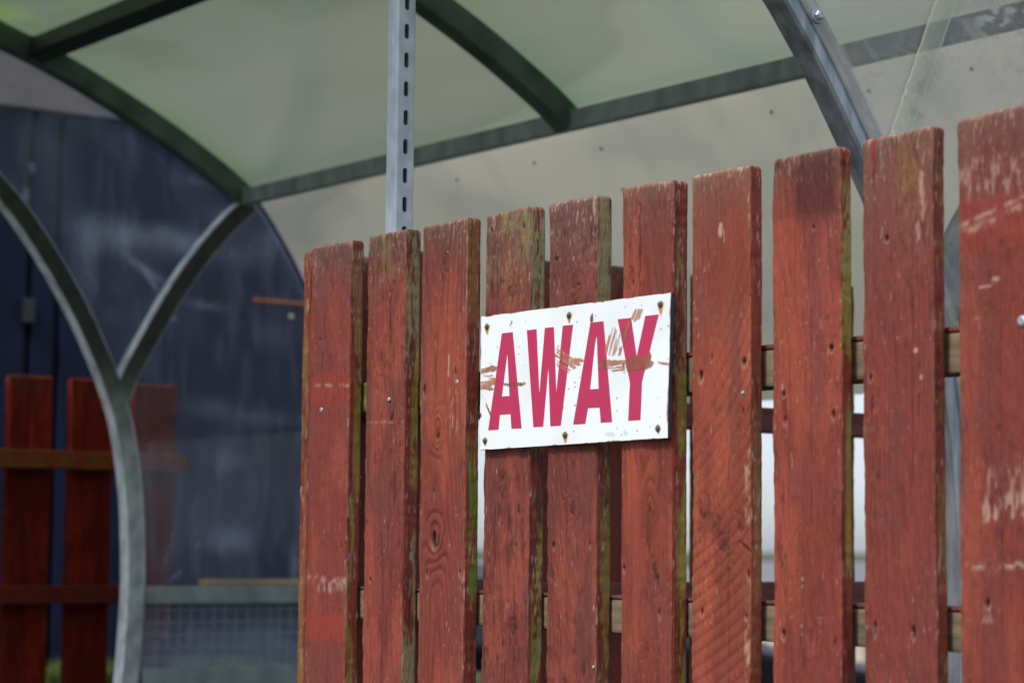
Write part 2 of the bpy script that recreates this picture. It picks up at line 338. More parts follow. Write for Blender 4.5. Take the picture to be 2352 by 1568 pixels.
    base = mixc(base, PALE, np.clip(pf*st['pale']*2+pale+topl*.35+edge*.28*st['edge']*ss(.5, .62, fbm(Z*38+0*U, 6, seed+27)), 0, .92))
    if st.get('topmoss'):
        base = mixc(base, np.array([.27, .21, .09]), np.clip(st['topmoss']*np.exp(-(Z/.06)**2)*ss(.42, .62, fbm(U*50, Z*25, seed+28)), 0, .8)*fr)
    if st.get('gold'):
        gu, gz = st['gold']; base = mixc(base, np.array([.27, .14, .03]), .7*np.exp(-((U-gu)/.016)**2-((Z-gz)/.03)**2)*ss(.35, .6, fbm(U*70, Z*50, seed+29)))
    base = mixc(base, DARK, np.clip(d_*.62+dark*.8, 0, .97)); 
    blk = np.clip(dark-.9, 0, 1); base = mixc(base, np.array([.008, .005, .004]), blk)
    base = mixc(base, np.array([.24, .022, .012]), np.clip(-grn, 0, .8))
    # --- the narrow right face: grime, moss in streaks
    sb = np.broadcast_to(RED*np.array([.95, .80, .75]), U.shape+(3,)).copy()
    sb = mixc(sb, DARK, .55*ss(.45, .7, fbm(Sx*160, Z*12, seed+30)))
    sb = mixc(sb, PALE*.8, ss(.68, .76, fbm(Sx*420, Z*55, seed+31)+.1*np.exp(-Z/.03)))
    for (za, zb, sa_, sb_, amt, kind) in moss:
        mk = ss(za-.02, za+.015, Z)*ss(zb+.02, zb-.015, Z)*ss(sa_-.15, sa_+.05, Sx/t)*ss(sb_+.15, sb_-.05, Sx/t)
        nn = fbm(Sx*90, Z*13, seed+32, 3)*.7+fbm(Sx*420, Z*120, seed+33, 3)*.3
        c_ = {'moss': MOSS, 'lichen': LICH, 'green': GREEN}[kind]
        sb = mixc(sb, c_*(.75+.6*fbm(Sx*500, Z*300, seed+34))[..., None] if False else c_, np.clip(amt*.85*mk*ss(.42, .52, nn), 0, .9))
    cf = np.where((face == 0)[None, :, None]*(np.abs(nu) < .8)[None, :, None], base, sb)
    cf = cf*tint
    hh = h*1.8 - pit
    hs = .0009*(fbm(Sx*160, Z*30, seed+35, 4)-.5)+.0006*(fbm(Sx*500, Z*60, seed+36, 2)-.5)
    D = np.where((face == 0)[None, :], hh, hs)*np.where(face == 2, 0, 1)[None, :]
    U = U+D*nu[None, :]*(1-.0); Sx = Sx+D*ns[None, :]
    zz = ztop - Z - slope*U + .0016*(fbm(U*90, 1.7, seed+37)-.5)*np.exp(-Z/.01) + .0007*(vn(U*500, 3, seed+38)-.5)*np.exp(-Z/.003)
    if front == '-X': V = np.stack([o3[0]+Sx, o3[1]-U, zz], -1)
    else: V = np.stack([o3[0]+U, o3[1]+Sx, zz], -1)
    nr = len(zr)
    me = grid_mesh(name, V[::-1], True, cols=cf[::-1], caps=[list(range(n)), [(nr-1)*n+k for k in range(n)][::-1]] if False else None)
    bm = bmesh.new(); bm.from_mesh(me); bm.verts.ensure_lookup_table()
    bm.faces.new([bm.verts[(nr-1)*n+k] for k in range(n)]); bm.faces.new([bm.verts[k] for k in range(n)][::-1])
    bmesh.ops.recalc_face_normals(bm, faces=bm.faces)
    bm.to_mesh(me); bm.free()
    return link(name, me, m, parent, smooth=True)

# ------------------------------------------------------------------ GROUND
def ground():
    n = 90
    xs = np.concatenate([np.linspace(-400, -8, 12), np.linspace(-6, 12, n), np.linspace(15, 900, 14)])
    ys = np.concatenate([np.linspace(-400, -8, 12), np.linspace(-6, 12, n), np.linspace(15, 900, 14)])
    X, Y = np.meshgrid(xs, ys)
    f = ss(.75, 1.35, X)*ss(4.5, 3.7, X)*ss(-2.5, -.5, Y)*ss(5.95, 5.45, Y)
    Z = 1.16*f + .03*(fbm(X*1.2, Y*1.2, 3)-.5)*(1-f) + .012*(fbm(X*6, Y*6, 4)-.5)*f
    me = grid_mesh('ground', np.stack([X, Y, Z], -1))
    return tag(link('ground', me, mat('mown_turf', (.055, .085, .018), .95, bump=.02, bscale=(30, 30, 30), var=.5, vscale=(3, 3, 3), var2=(.035, .05, .014)), smooth=True), kind='structure')
ground()

def grass(name, x0, x1, y0, y1, z, n, seed):
    rng = np.random.RandomState(seed); v = []; f = []
    for k in range(n):
        x, y = rng.uniform(x0, x1), rng.uniform(y0, y1); h = rng.uniform(.025, .075); a = rng.uniform(0, 6.28); w = .0022; l = rng.uniform(-.02, .02, 2)
        b = len(v); ca, sa = math.cos(a)*w, math.sin(a)*w
        v += [(x-ca, y-sa, z), (x+ca, y+sa, z), (x+ca*.7+l[0]*.4, y+sa*.7+l[1]*.4, z+h*.6), (x-ca*.7+l[0]*.4, y-sa*.7+l[1]*.4, z+h*.6), (x+l[0], y+l[1], z+h)]
        f += [(b, b+1, b+2, b+3), (b+3, b+2, b+4)]
    me = bpy.data.meshes.new(name); me.from_pydata(v, [], f)
    return tag(link(name, me, mat('grass_blades', (.08, .14, .014), .7, var=.5, vscale=(30, 30, 30), var2=(.08, .12, .015))), 'tufts of bright green grass below the fence behind the shelter', 'grass', kind='stuff')
grass('grass', 1.9, 3.0, 4.82, 5.3, 1.155, 5000, 3)

# ------------------------------------------------------------------ THE PLANK FENCE WITH THE SIGN
fence = thing('plank_fence', (FX, 2.0, 1.16), 'weathered red plank fence carrying the sign, its planks rising large towards the right', 'fence')
# left x, left y(top), right x, right y, thickness, seed, style, moss, features as pixel positions
def pf(px, py, k, a, b, L):
    P = onX(px, py, FX); return (k, L[1]-P[1], L[2]-P[2], a, b)
PL = [
 (716, 567, 806, 550, .0205, 11, dict(grain=.35, rough=.45, worn=.05, pale=.35, edge=.55, fresh=((.165, .205, .75), (.47, .505, .9))),
  [(.10, .32, .45, .95, .8, 'moss'), (.33, .75, .05, .5, .8, 'moss'), (.02, .10, .2, .8, .4, 'lichen')],
  [(760, 884, 'line', .002, .06), (760, 1330, 'line', .004, .02), (760, 1345, 'band', .05, .01), (745, 700, 'crack', .05, .05), (783, 1255, 'hole', .0012, .003), (735, 780, 'hole', .001, .003), (740, 800, 'crack', .045, -.04)]),
 (846, 543, 934, 524, .0225, 23, dict(grain=.6, rough=.75, crack=1, worn=.055, pale=.4, edge=.35, ring=.0038, topmoss=.5),
  [(.0, .16, .15, .9, .9, 'lichen'), (.14, .31, .5, .95, .95, 'moss'), (.37, .47, .3, .8, .8, 'lichen'), (.475, .56, .1, .9, .9, 'lichen')],
  [(890, 970, 'line', .0011, .03), (866, 893, 'hole', .0012, .003), (897, 740, 'crack', .05, .03), (905, 545, 'crack', .02, .3), (850, 1330, 'hole', .0015, .003), (915, 1310, 'hole', .001, .003), (905, 930, 'crack', .03, -.3), (875, 820, 'knot', .008, .014), (895, 655, 'crack', .06, .04), (905, 1020, 'crack', .08, .02)]),
 (970, 521, 1074, 498, .0205, 35, dict(grain=1.0, rough=.35, worn=.035, pale=.35, edge=1.0, ring=.0062),
  [(.29, .44, .35, .95, 1.3, 'green'), (.64, .9, .1, .9, 1.0, 'lichen'), (.0, .3, .1, .9, .35, 'moss')],
  [(1003, 988, 'knot', .012, .024), (1003, 990, 'crack', .012, .5), (999, 1236, 'knot', .019, .034), (997, 1236, 'hole', .0042, .0088), (975, 896, 'hole', .0018, .0065), (1046, 860, 'hole', .0016, .0065), (980, 1316, 'hole', .0017, .0045), (1056, 1318, 'hole', .0016, .0038), (1042, 950, 'band', .012, .035), (1020, 600, 'knot', .008, .01), (1030, 840, 'chip', .002, .014)]),
 (1116, 493, 1220, 472, .0215, 47, dict(grain=.5, rough=1.0, worn=.075, pale=.36, edge=.5, topmoss=1.1),
  [(.0, .2, .1, .95, 1.0, 'lichen'), (.2, .34, .2, .9, .9, 'moss'), (.34, .8, .25, .9, 1.1, 'moss'), (.4, .9, .5, .9, .6, 'lichen')],
  [(1130, 530, 'hole', .0013, .0035), (1203, 521, 'hole', .0013, .003), (1175, 670, 'knot', .018, .016), (1152, 1092, 'knot', .010, .012), (1190, 1115, 'red', .002, .013), (1191, 1160, 'crack', .012, .1), (1185, 1255, 'hole', .0008, .003), (1178, 1440, 'knot', .015, .02)]),
 (1262, 468, 1373, 447, .0215, 59, dict(grain=.6, rough=.85, worn=.08, pale=.38, edge=.7, groove=.5, g0=.5),
  [(.0, .25, .15, .95, .9, 'lichen'), (.15, .6, .3, .9, .6, 'moss')],
  [(1317, 650, 'knot', .012, .014), (1318, 690, 'knot', .010, .012), (1272, 596, 'crack', .007, 1.4), (1322, 652, 'crack', .01, 1.3), (1312, 1165, 'knot', .010, .011), (1308, 1178, 'crack', .006, 1.3), (1271, 1252, 'hole', .0014, .004), (1354, 1248, 'hole', .0016, .0035), (1317, 1495, 'knot', .006, .008), (1269, 1320, 'knot', .007, .01), (1365, 470, 'chip', .0025, .018), (1363, 1392, 'chip', .0016, .003)]),
 (1429, 430, 1546, 412, .0215, 61, dict(grain=.95, rough=.35, worn=.03, pale=.3, edge=.45, groove=.95, g0=.3, ring=.0058),
  [(.06, .22, .3, .8, .6, 'lichen'), (.2, .5, .35, .95, .8, 'moss'), (.28, .7, .5, .95, 1.0, 'moss')],
  [(1452, 640, 'knot', .005, .008), (1490, 1215, 'knot', .012, .05), (1503, 1310, 'knot', .007, .02), (1499, 1300, 'crack', .020, .35), (1508, 1300, 'crack', .02, .1), (1433, 1305, 'hole', .0016, .0035), (1513, 1405, 'hole', .0015, .0045), (1478, 1490, 'knot', .005, .006), (1468, 450, 'crack', .14, .0)]),
 (1590, 403, 1723, 378, .0175, 73, dict(grain=.35, rough=.3, worn=.03, pale=.3, edge=.6, saw=1.0),
  [(.2, .5, .3, .8, .25, 'lichen')],
  [(1655, 528, 'chip', .0038, .007), (1664, 543, 'chip', .0015, .006), (1635, 822, 'hole', .0011, .0028), (1610, 862, 'hole', .0026, .0055), (1611, 870, 'chip', .0022, .003), (1708, 830, 'hole', .0026, .004), (1706, 903, 'chip', .0014, .0025), (1704, 930, 'crack', .01, .1), (1693, 1238, 'crack', .045, 1.0), (1660, 1245, 'knot', .016, .02), (1630, 1200, 'dirt', .02, .012), (1612, 1405, 'hole', .0022, .0035), (1712, 1415, 'hole', .0012, .0025), (1718, 1318, 'hole', .0018, .004), (1615, 1160, 'knot', .02, .03), (1700, 1200, 'knot', .013, .02), (1718, 1530, 'band', .006, .06), (1715, 1120, 'band', .006, .05)]),
 (1774, 366, 1929, 335, .0165, 87, dict(grain=.35, rough=.65, worn=.028, pale=.4, edge=.5),
  [(.04, .2, .1, .95, 1.3, 'moss'), (.19, .42, .45, .95, 1.0, 'moss'), (.05, .12, .1, .9, .6, 'lichen')],
  [(1835, 420, 'dirt', .060, .038), (1870, 425, 'dirt', .028, .040), (1868, 524, 'hole', .0012, .002), (1797, 888, 'chip', .0016, .003), (1800, 905, 'hole', .0018, .0028), (1801, 945, 'red', .0025, .013), (1802, 965, 'hole', .0018, .004), (1913, 953, 'hole', .0018, .004), (1841, 1437, 'chip', .001, .001), (1800, 1455, 'hole', .0022, .0045), (1917, 1462, 'crack', .012, -.2), (1845, 1330, 'chip', .002, .002), (1845, 1345, 'chip', .002, .0015), (1908, 800, 'hole', .003, .003), (1925, 1130, 'knot', .004, .006)]),
 (1980, 322, 2142, 288, .0165, 93, dict(grain=.35, rough=.6, worn=.085, pale=.28, edge=.55, gold=(.062, .045)),
  [(.0, .8, .3, .9, .45, 'moss')],
  [(2006, 330, 'red', .0028, .042), (2006, 395, 'crack', .02, .0), (2115, 425, 'chip', .003, .016), (2119, 450, 'chip', .0016, .012), (1999, 868, 'hole', .0016, .0028), (2003, 910, 'crack', .018, -.1), (2115, 868, 'chip', .0018, .0025), (2110, 905, 'crack', .024, -.08), (2103, 805, 'chip', .003, .002), (2035, 548, 'hole', .002, .003), (2010, 1440, 'hole', .0016, .0062), (2098, 1452, 'hole', .0018, .0055), (2115, 525, 'band', .01, .03)]),
 (2198, 275, 2420, 222, .0165, 99, dict(grain=.3, rough=.5, worn=.05, pale=.28, edge=.5, fresh=((.075, .125, .6),)),
  [], [(2300, 480, 'line', .0022, -.21), (2300, 500, 'line', .003, -.21), (2290, 405, 'band', .07, .022), (2262, 660, 'chip', .009, .0016), (2285, 645, 'chip', .007, .0014), (2320, 1175, 'band', .055, .016), (2318, 1188, 'band', .05, .008), (2290, 1300, 'line', .0028, 0), (2330, 1304, 'line', .0024, 0), (2268, 1388, 'hole', .0026, .0036), (2268, 1412, 'band', .008, .008),  (2300, 1130, 'band', .04, .03)]),
]
planks = []
TINT = [(.96, .94, 1), (.92, .92, .95), (1, 1, 1), (.86, .9, .95), (.86, .9, .95), (1.04, 1.0, .95), (1.1, 1.12, 1.0), (1, .95, .95), (.98, .97, 1), (.95, .9, .9)]
for i_, (lx, ly, rx, ry, t, seed, st, moss, fts) in enumerate(PL):
    L = onX(lx, ly, FX); Rr = onX(rx, ry, FX); w = L[1]-Rr[1]
    feats = [pf(x, y, k, a, b, L) for (x, y, k, a, b) in fts]
    o = plank('plank', L, w, t, L[2], 1.14, seed, fence, slope=(L[2]-Rr[2])/w, feats=feats, moss=moss, st=st, tint=np.array(TINT[i_]))
    planks.append(o)
# rails behind the planks
RX = FX+.0235
box('rail', (RX, .6, 1.662), (RX+.04, 2.16, 1.700), M_RAIL, fence, .004)
box('rail', (RX, 2.1602, 1.668), (RX+.04, 2.55, 1.706), M_RAILMOSS, fence, .004)
box('rail', (RX, .6, 1.409), (RX+.04, 2.55, 1.446), M_RAIL, fence, .004)
# paint line on the top of the rails, as on the rest of the fence
box('rail_capping', (RX-.001, .6, 1.7002), (RX+.042, 2.16, 1.7045), M_RED, fence, .001)
box('rail_capping', (RX-.001, .6, 1.4462), (RX+.042, 2.55, 1.4495), M_RED, fence, .001)
# small zinc screws
for px, py, r in ((738, 941, .0032), (893, 917, .003), (1050, 877, .003), (1363, 1531, .002), (2346, 737, .005), (1706, 902, .002)):
    P = onX(px, py, FX); cyl_x('screw', P+np.array([.001, 0, 0]), r, .0022, M_NAIL, fence)

# ------------------------------------------------------------------ THE SIGN
SX = FX-.0075
sign = thing('sign_board', (SX, 2.0, 1.612), 'white enamel board with the pink word AWAY, smeared with brown brush marks', 'sign')
c4 = [onX(*p, SX) for p in ((1105, 727), (1541, 672), (1533.5, 1005), (1102, 1033))]
def sgn(u, v):     # bilinear on the board, u to the right, v down
    a = c4[0]*(1-u)+c4[1]*u if np.isscalar(u) else c4[0]*(1-u)[..., None]+c4[1]*u[..., None]
    b = c4[3]*(1-u)+c4[2]*u if np.isscalar(u) else c4[3]*(1-u)[..., None]+c4[2]*u[..., None]
    return a*(1-v)+b*v if np.isscalar(v) else a*(1-v)[..., None]+b*v[..., None]
def z6(zx, zy): return (1120+zx/3.137)*.9408, (660+zy/3.137)*.9408
def on6(zx, zy, off=0): return onX(*z6(zx, zy), SX-off)
nu_, nv_ = 420, 190
uu, vv = np.meshgrid(np.linspace(0, 1, nu_), np.linspace(0, 1, nv_))
V = sgn(uu, vv)
SW, SH = abs(c4[0][1]-c4[1][1]), c4[0][2]-c4[3][2]
A, B = uu*SW, vv*SH
cl = np.broadcast_to(np.array([.82, .85, .87]), V.shape).copy()
cl = mixc(cl, [.66, .69, .70], .35*ss(.5, .75, fbm(A*12, B*12, 201)))
RUSTC = np.array([.23, .06, .025])
edge = np.minimum(np.minimum(A, SW-A), np.minimum(B, SH-B))
cl = mixc(cl, RUSTC, ss(.0016, .0006, edge+.005*(fbm(A*70, B*70, 202)-.24)))
cl = mixc(cl, RUSTC*.9, ss(.003, .001, (SW-A)+.010*(fbm(A*70, B*45, 203)-.34))*.9)
rng = np.random.RandomState(8)
Yv, Zv = V[..., 1], V[..., 2]
for k in range(58):
    a, b, r = rng.uniform(.01, SW-.01), rng.uniform(.005, SH-.005), rng.uniform(.0005, .0011)
    cl = mixc(cl, [.05, .03, .025] if k % 3 else RUSTC, ss(r*1.3, r*.6, np.hypot(A-a, (B-b)*.8))*.9)
for zx, zy, r in ((1018, 372, .0028), (1023, 344, .0014), (405, 398, .0012), (397, 416, .001), (168, 1110, .0018)):
    P = on6(zx, zy); cl = mixc(cl, RUSTC*.7, ss(r*1.3, r*.7, np.hypot(Yv-P[1], (Zv-P[2])*.6)))
for zx, zy in ((1130, 1252), (1150, 1256), (1168, 1254), (1272, 1238), (1282, 1250), (1185, 1260)):
    P = on6(zx, zy); cl = mixc(cl, [.45, .5, .55], .55*ss(.003, .001, np.abs(Zv-P[2]+.3*(Yv-P[1])))*ss(.003, .001, np.abs(Yv-P[1])))
SC = ((217, 432, 32), (845, 345, 34), (1545, 262, 44), (201, 1303, 22), (815, 1260, 34), (1526, 1210, 22))
for zx, zy, dl in SC:
    P = on6(zx, zy); Q = on6(zx+6, zy+dl*1.8); L_ = P[2]-Q[2]
    t_ = (P[2]-Zv)/L_; wd = .0058*np.clip(1-t_*.8, .12, 1)
    mk = ss(1.25, .6, np.abs(Yv-P[1]+.0007*t_)/wd+.5*(fbm(A*220, B*120, 210)-.5))*((t_ > -.15) & (t_ < 1.3))*ss(1.35, .8, t_)
    cl = mixc(cl, [.50, .22, .02], mk); rr = np.hypot(Yv-P[1], Zv-P[2]); cl = mixc(cl, [.16, .11, .05], ss(.0050, .0030, rr+.002*(fbm(A*300, B*300, 211)-.5)))
# board as a solid: front grid plus a back
me = grid_mesh('panel', V, cols=cl)
panel = link('panel', me, M_WHITE, sign, smooth=True)
bm = bmesh.new(); th = .0045
fv = [bm.verts.new(Vector(c)+Vector((.0004, 0, 0))) for c in c4]; bv = [bm.verts.new(Vector(c)+Vector((th, 0, 0))) for c in c4]
bm.faces.new(bv)
for k in range(4): bm.faces.new([fv[k], fv[(k+1) % 4], bv[(k+1) % 4], bv[k]])
bm.faces.new(fv)
link('backing_sheet', bm_mesh('backing_sheet', bm), M_SIGNEDGE, sign)
def flat_poly(name, loops, off, m, parent, thick=.0003):
    """outer loop with optional hole loops, given on the sign"""
    from mathutils.geometry import tessellate_polygon
    lp = [[Vector(on6(x, y, off)) for x, y in l] for l in loops]
    tris = tessellate_polygon([[Vector((p.y, p.z, 0)) for p in l] for l in lp])
    allp = [p for l in lp for p in l]; bm = bmesh.new()
    v0 = [bm.verts.new(p) for p in allp]; v1 = [bm.verts.new(p+Vector((thick, 0, 0))) for p in allp]
    for t in tris:
        bm.faces.new([v0[i] for i in t])
    k = 0
    for l in lp:
        n = len(l)
        for i in range(n):
            bm.faces.new([v0[k+i], v0[k+(i+1) % n], v1[k+(i+1) % n], v1[k+i]])
        k += n
    return link(name, bm_mesh(name, bm), m, parent)
LET = [
 [[(225, 1222), (330, 481), (412, 472), (480, 1207), (403, 1210), (396, 1098), (314, 1104), (303, 1217)], [(372, 625), (388, 962), (391, 972), (386, 960), (332, 964), (327, 976)]],
 [[(521, 458), (594, 449), (616, 955), (659, 440), (727, 433), (746, 945), (796, 424), (874, 414), (780, 1186), (701, 1191), (686, 730), (645, 1194), (571, 1198)]],
 [[(876, 1178), (1008, 400), (1107, 388), (1173, 1158), (1087, 1164), (1078, 1048), (988, 1052), (968, 1172)], [(1057, 498), (1071, 905), (1010, 909), (1004, 914), (1042, 560), (1050, 520)]],
 [[(1217, 373), (1318, 363), (1362, 662), (1428, 348), (1530, 336), (1402, 850), (1390, 1143), (1297, 1149), (1311, 862)]]]
for l in LET: flat_poly('letter', l, .0004, M_INK, sign)
# brush marks over board and letters
def inpoly(Y, Z, poly):
    pts = [on6(*p)[1:] for p in poly]; ins = np.zeros(Y.shape, bool); n = len(pts)
    for i in range(n):
        (ya, za), (yb, zb) = pts[i], pts[(i+1) % n]
        c_ = ((za > Z) != (zb > Z)) & (Y < (yb-ya)*(Z-za)/(zb-za+1e-12)+ya); ins ^= c_
    return ins.astype(float)
nu2, nv2 = 760, 360
uu, vv = np.meshgrid(np.linspace(.001, .999, nu2), np.linspace(.001, .999, nv2)); V = sgn(uu, vv); V[..., 0] -= .0007
A, B = uu*SW, vv*SH
wy = .0030*(fbm(A*110, B*110, 220)-.5)*2; wz = .0026*(fbm(A*110, B*110, 221)-.5)*2
Yv, Zv = V[..., 1]+wy, V[..., 2]+wz
al = np.zeros(A.shape); br = np.zeros(A.shape)
def streaks(ang, sc, lo, hi, seed):
    ca, sa = math.cos(ang), math.sin(ang); l = A*ca+B*sa; c_ = -A*sa+B*ca
    return ss(lo, hi, fbm(c_*sc, l*28, seed, 3))
def lay(poly, mask, bright, amt=1):
    global al, br
    m_ = inpoly(Yv, Zv, poly)*mask*amt; br = np.where(m_ > al, bright, br); al = np.maximum(al, m_)
hs = -.02
lay([(170, 752), (235, 735), (250, 722), (292, 728), (288, 750), (250, 775), (170, 790)], streaks(hs, 620, .32, .5, 230), .35)
lay([(228, 735), (255, 722), (290, 730), (285, 745), (240, 752)], 1, 0)
lay([(170, 795), (270, 792), (300, 840), (280, 880), (200, 890), (170, 900)], streaks(hs, 620, .45, .60, 231), .75)
lay([(170, 880), (230, 885), (262, 905), (262, 920), (215, 915), (170, 902)], streaks(hs, 620, .3, .5, 232), .4)
lay([(340, 862), (400, 866), (430, 855), (500, 846), (512, 858), (500, 872), (430, 884), (400, 890), (345, 880)], 1, .1)
lay([(282, 895), (305, 900), (318, 915), (305, 930), (288, 920)], 1, .1)
lay([(172, 950), (195, 985), (215, 1010), (240, 1080), (275, 1130), (284, 1158), (262, 1150), (238, 1110), (215, 1050), (195, 1010)], ss(.38, .5, fbm(A*200, B*200, 233)), .2)
lay([(738, 640), (765, 595), (790, 600), (850, 645), (960, 680), (962, 712), (900, 740), (845, 790), (780, 740), (742, 715)], streaks(.5, 620, .50, .66, 234), .8, .9)
lay([(775, 650), (840, 660), (840, 740), (795, 740)], 1, .3, .35)
lay([(850, 660), (955, 682), (950, 715), (900, 725), (860, 700)], streaks(hs, 500, .42, .55, 235), .7, .9)
lay([(1070, 685), (1140, 680), (1142, 752), (1085, 752)], 1, .12, .85)
lay([(1138, 680), (1278, 684), (1276, 772), (1180, 772), (1138, 755)], streaks(hs, 620, .30, .45, 236), .8)
lay([(1255, 690), (1275, 690), (1275, 740), (1258, 740)], 1, 0)
lay([(1280, 682), (1362, 660), (1440, 648), (1468, 616), (1480, 640), (1476, 690), (1500, 705), (1478, 742), (1350, 770), (1290, 772)], 1, .12, .95)
lay([(1192, 422), (1235, 500), (1228, 560), (1195, 640), (1160, 650), (1125, 640), (1122, 600), (1150, 500)], streaks(-1.2, 560, .46, .60, 237), .8)
lay([(1228, 590), (1250, 570), (1240, 640), (1225, 640)], 1, .6, .7)
lay([(1250, 500), (1300, 370), (1326, 380), (1300, 470), (1262, 560), (1245, 560)], ss(.3, .55, fbm(A*90, B*60, 238)), .25, .7)
lay([(1322, 305), (1365, 290), (1412, 295), (1385, 372), (1340, 388), (1325, 350)], streaks(-1.0, 560, .48, .60, 239), .85)
lay([(1518, 676), (1608, 680), (1608, 735), (1570, 715), (1530, 705)], streaks(.15, 520, .40, .55, 240), .75)
lay([(1606, 330), (1625, 330), (1622, 470), (1608, 440)], ss(.4, .5, fbm(A*160, B*90, 241)), .2)
al = .88*ss(.12, .6, al)*(.72+.28*ss(.35, .6, fbm(A*150, B*60, 243)))
sc_ = np.broadcast_to(np.array([.29, .085, .05]), V.shape).copy(); sc_ = mixc(sc_, [.60, .23, .12], br); sc_ = mixc(sc_, [.12, .035, .025], .5*ss(.55, .7, fbm(A*300, B*60, 242)))
me = grid_mesh('paint_smear', V, cols=sc_, haze=al, keep=al > .02)
link('paint_smear', me, M_SMEAR, sign, smooth=True)
for zx, zy, dl in SC:
    P = on6(zx, zy); cyl_x('screw', P+np.array([-.0004, 0, 0]), 0.0026, .0016, M_SCREW, sign)

# ------------------------------------------------------------------ THE SIDE FENCE (returns at right angles behind)
sf = thing('side_fence', (FX, YS, 1.16), 'red plank fence running back at right angles, glimpsed through the gaps of the front planks', 'fence')
SD = [(706, 575, 868, 590), (892, 568, 1093, 575), (1139, 586, 1268, 592), (1310, 600, 1450, 608), (1452, 618, 1568, 622), (1602, 628, 1745, 634), (1802, 640, 1962, 650), (2010, 655, 2150, 660), (2218, 665, 2372, 670)]
for i, (lx, ly, rx, ry) in enumerate(SD):
    L = onY(lx, ly, YS); Rr = onY(rx, ry, YS); 
    if i == 0: L[0] = FX+.0005
    plank('plank', L, Rr[0]-L[0], .019, L[2], 1.14, 300+i*7, sf, front='-Y', du=.0022 if i else .0014, dz=.004 if i else .0022,
          st=dict(grain=.5, rough=.6, pale=.25 if i else 1.0, worn=.03, edge=.3), moss=[(0, .8, .2, .8, .4, 'moss')])
box('rail', (FX+.003, YS-.042, 1.672), (3.3, YS-.003, 1.708), M_RED, sf, .003)
box('rail', (FX+.003, YS-.042, 1.421), (3.3, YS-.003, 1.453), M_RED, sf, .003)
# pale worn arris down the free end of the corner plank
P0 = onY(697, 572, YS)

# ------------------------------------------------------------------ SLOTTED POST
post = thing('slotted_post', (1.6, 2.449, 1.16), 'upright galvanised post with a row of slots rising behind the second plank', 'post')
pc = onX(907.5, 530, 1.60); y_c = pc[1]; x_c = 1.60; w1, w2 = .0250, .0285; pit_, sl = .03755, .0200
z0 = 1.16; top = 2.75
def slotted():
    bm = bmesh.new(); a = onY(930, 470, y_c); zc0 = a[2]; cxm = x_c+w2*.50; hw = .0036
    k0 = int((zc0-z0)/pit_); zs = [zc0+k*pit_ for k in range(-k0+1, int((top-zc0)/pit_))]
    N = 24; th = .0022
    for zc in zs:
        ins = []
        for k in range(N):
            an = 2*math.pi*k/N+math.pi/N; ux, uz = math.cos(an), math.sin(an)
            p = [cxm+hw*ux, zc+(sl/2-hw)*(1 if uz > 0 else -1)+hw*uz]
            s_ = min((w2/2-.0028)/abs(ux) if abs(ux) > 1e-6 else 9, (pit_/2)/abs(uz) if abs(uz) > 1e-6 else 9)
            ins.append((p, [cxm+ux*s_, zc+uz*s_]))
        A1 = [bm.verts.new((p[0], y_c, p[1])) for p, q in ins]; B1 = [bm.verts.new((q[0], y_c, q[1])) for p, q in ins]
        A2 = [bm.verts.new((p[0], y_c+th, p[1])) for p, q in ins]
        for k in range(N):
            j = (k+1) % N; bm.faces.new([A1[k], A1[j], B1[j], B1[k]]); bm.faces.new([A1[k], A1[j], A2[j], A2[k]])
        # fill the four corners of each cell
        for sx in (-1, 1):
            for sz in (-1, 1):
                cn = bm.verts.new((cxm+sx*(w2/2-.0028), y_c, zc+sz*pit_/2))
                best = sorted(range(N), key=lambda k: (ins[k][1][0]-cn.co.x)**2+(ins[k][1][1]-cn.co.z)**2)[:2]
                bm.faces.new([B1[best[0]], B1[best[1]], cn])
    return bm_mesh('slotted_face', bm)
sm = slotted()
for p in sm.polygons:
    pass
link('slotted_face', sm, M_GALV, post)
bm = bmesh.new()     # folded channel: returns, left web with two shallow ribs, right lip
def strip(pts, th=.0018):
    V = np.zeros((2, len(pts), 3))
    for i, zz in enumerate((z0, top)):
        for k, (x, y) in enumerate(pts): V[i, k] = (x, y, zz)
    me = grid_mesh('t', V); bm.from_mesh(me)
strip([(x_c+.0029, y_c), (x_c+.0016, y_c+.0004), (x_c+.0004, y_c+.0016), (x_c, y_c+.003), (x_c, y_c+.009), (x_c+.0007, y_c+.0096), (x_c+.0007, y_c+.0108), (x_c, y_c+.0114), (x_c, y_c+w1-.003), (x_c+.0004, y_c+w1-.0016), (x_c+.0016, y_c+w1-.0004), (x_c+.003, y_c+w1), (x_c+.008, y_c+w1)])
strip([(x_c+w2-.0029, y_c), (x_c+w2-.0016, y_c+.0004), (x_c+w2-.0004, y_c+.0016), (x_c+w2, y_c+.003), (x_c+w2, y_c+w1)])
link('channel_web', bm_mesh('channel_web', bm), M_GALV, post, smooth=False)
box('dark_hollow_back', (x_c+.004, y_c+w1-.004, z0), (x_c+w2-.001, y_c+w1-.002, top), M_BLACK, post, 0)  # black back sheet paints the shaded hollow behind the slots dark

# ------------------------------------------------------------------ THE SHELTER
sh = thing('curved_shelter', (2.4, 3.3, 1.16), 'curved shelter of milky green plastic on galvanised arched ribs behind the fence', 'shelter')
prof = smooth_curve([(.95, 2.63), (1.15, 2.665), (1.4, 2.672), (1.65, 2.648), (1.85, 2.602), (1.953, 2.568), (2.083, 2.523), (2.24, 2.455), (2.402, 2.372), (2.548, 2.278), (2.641, 2.165), (2.70, 2.067), (2.749, 1.96), (2.78, 1.87), (2.793, 1.80), (2.797, 1.765)], 8)
def offset(c, o):
    t = np.gradient(c, axis=0); t /= np.linalg.norm(t, axis=1)[:, None]; return c+np.stack([-t[:, 1], t[:, 0]], 1)*o*np.where(True, 1, 1)
arch_only = prof[:int(8*9)+1]          # down to the eaves rail
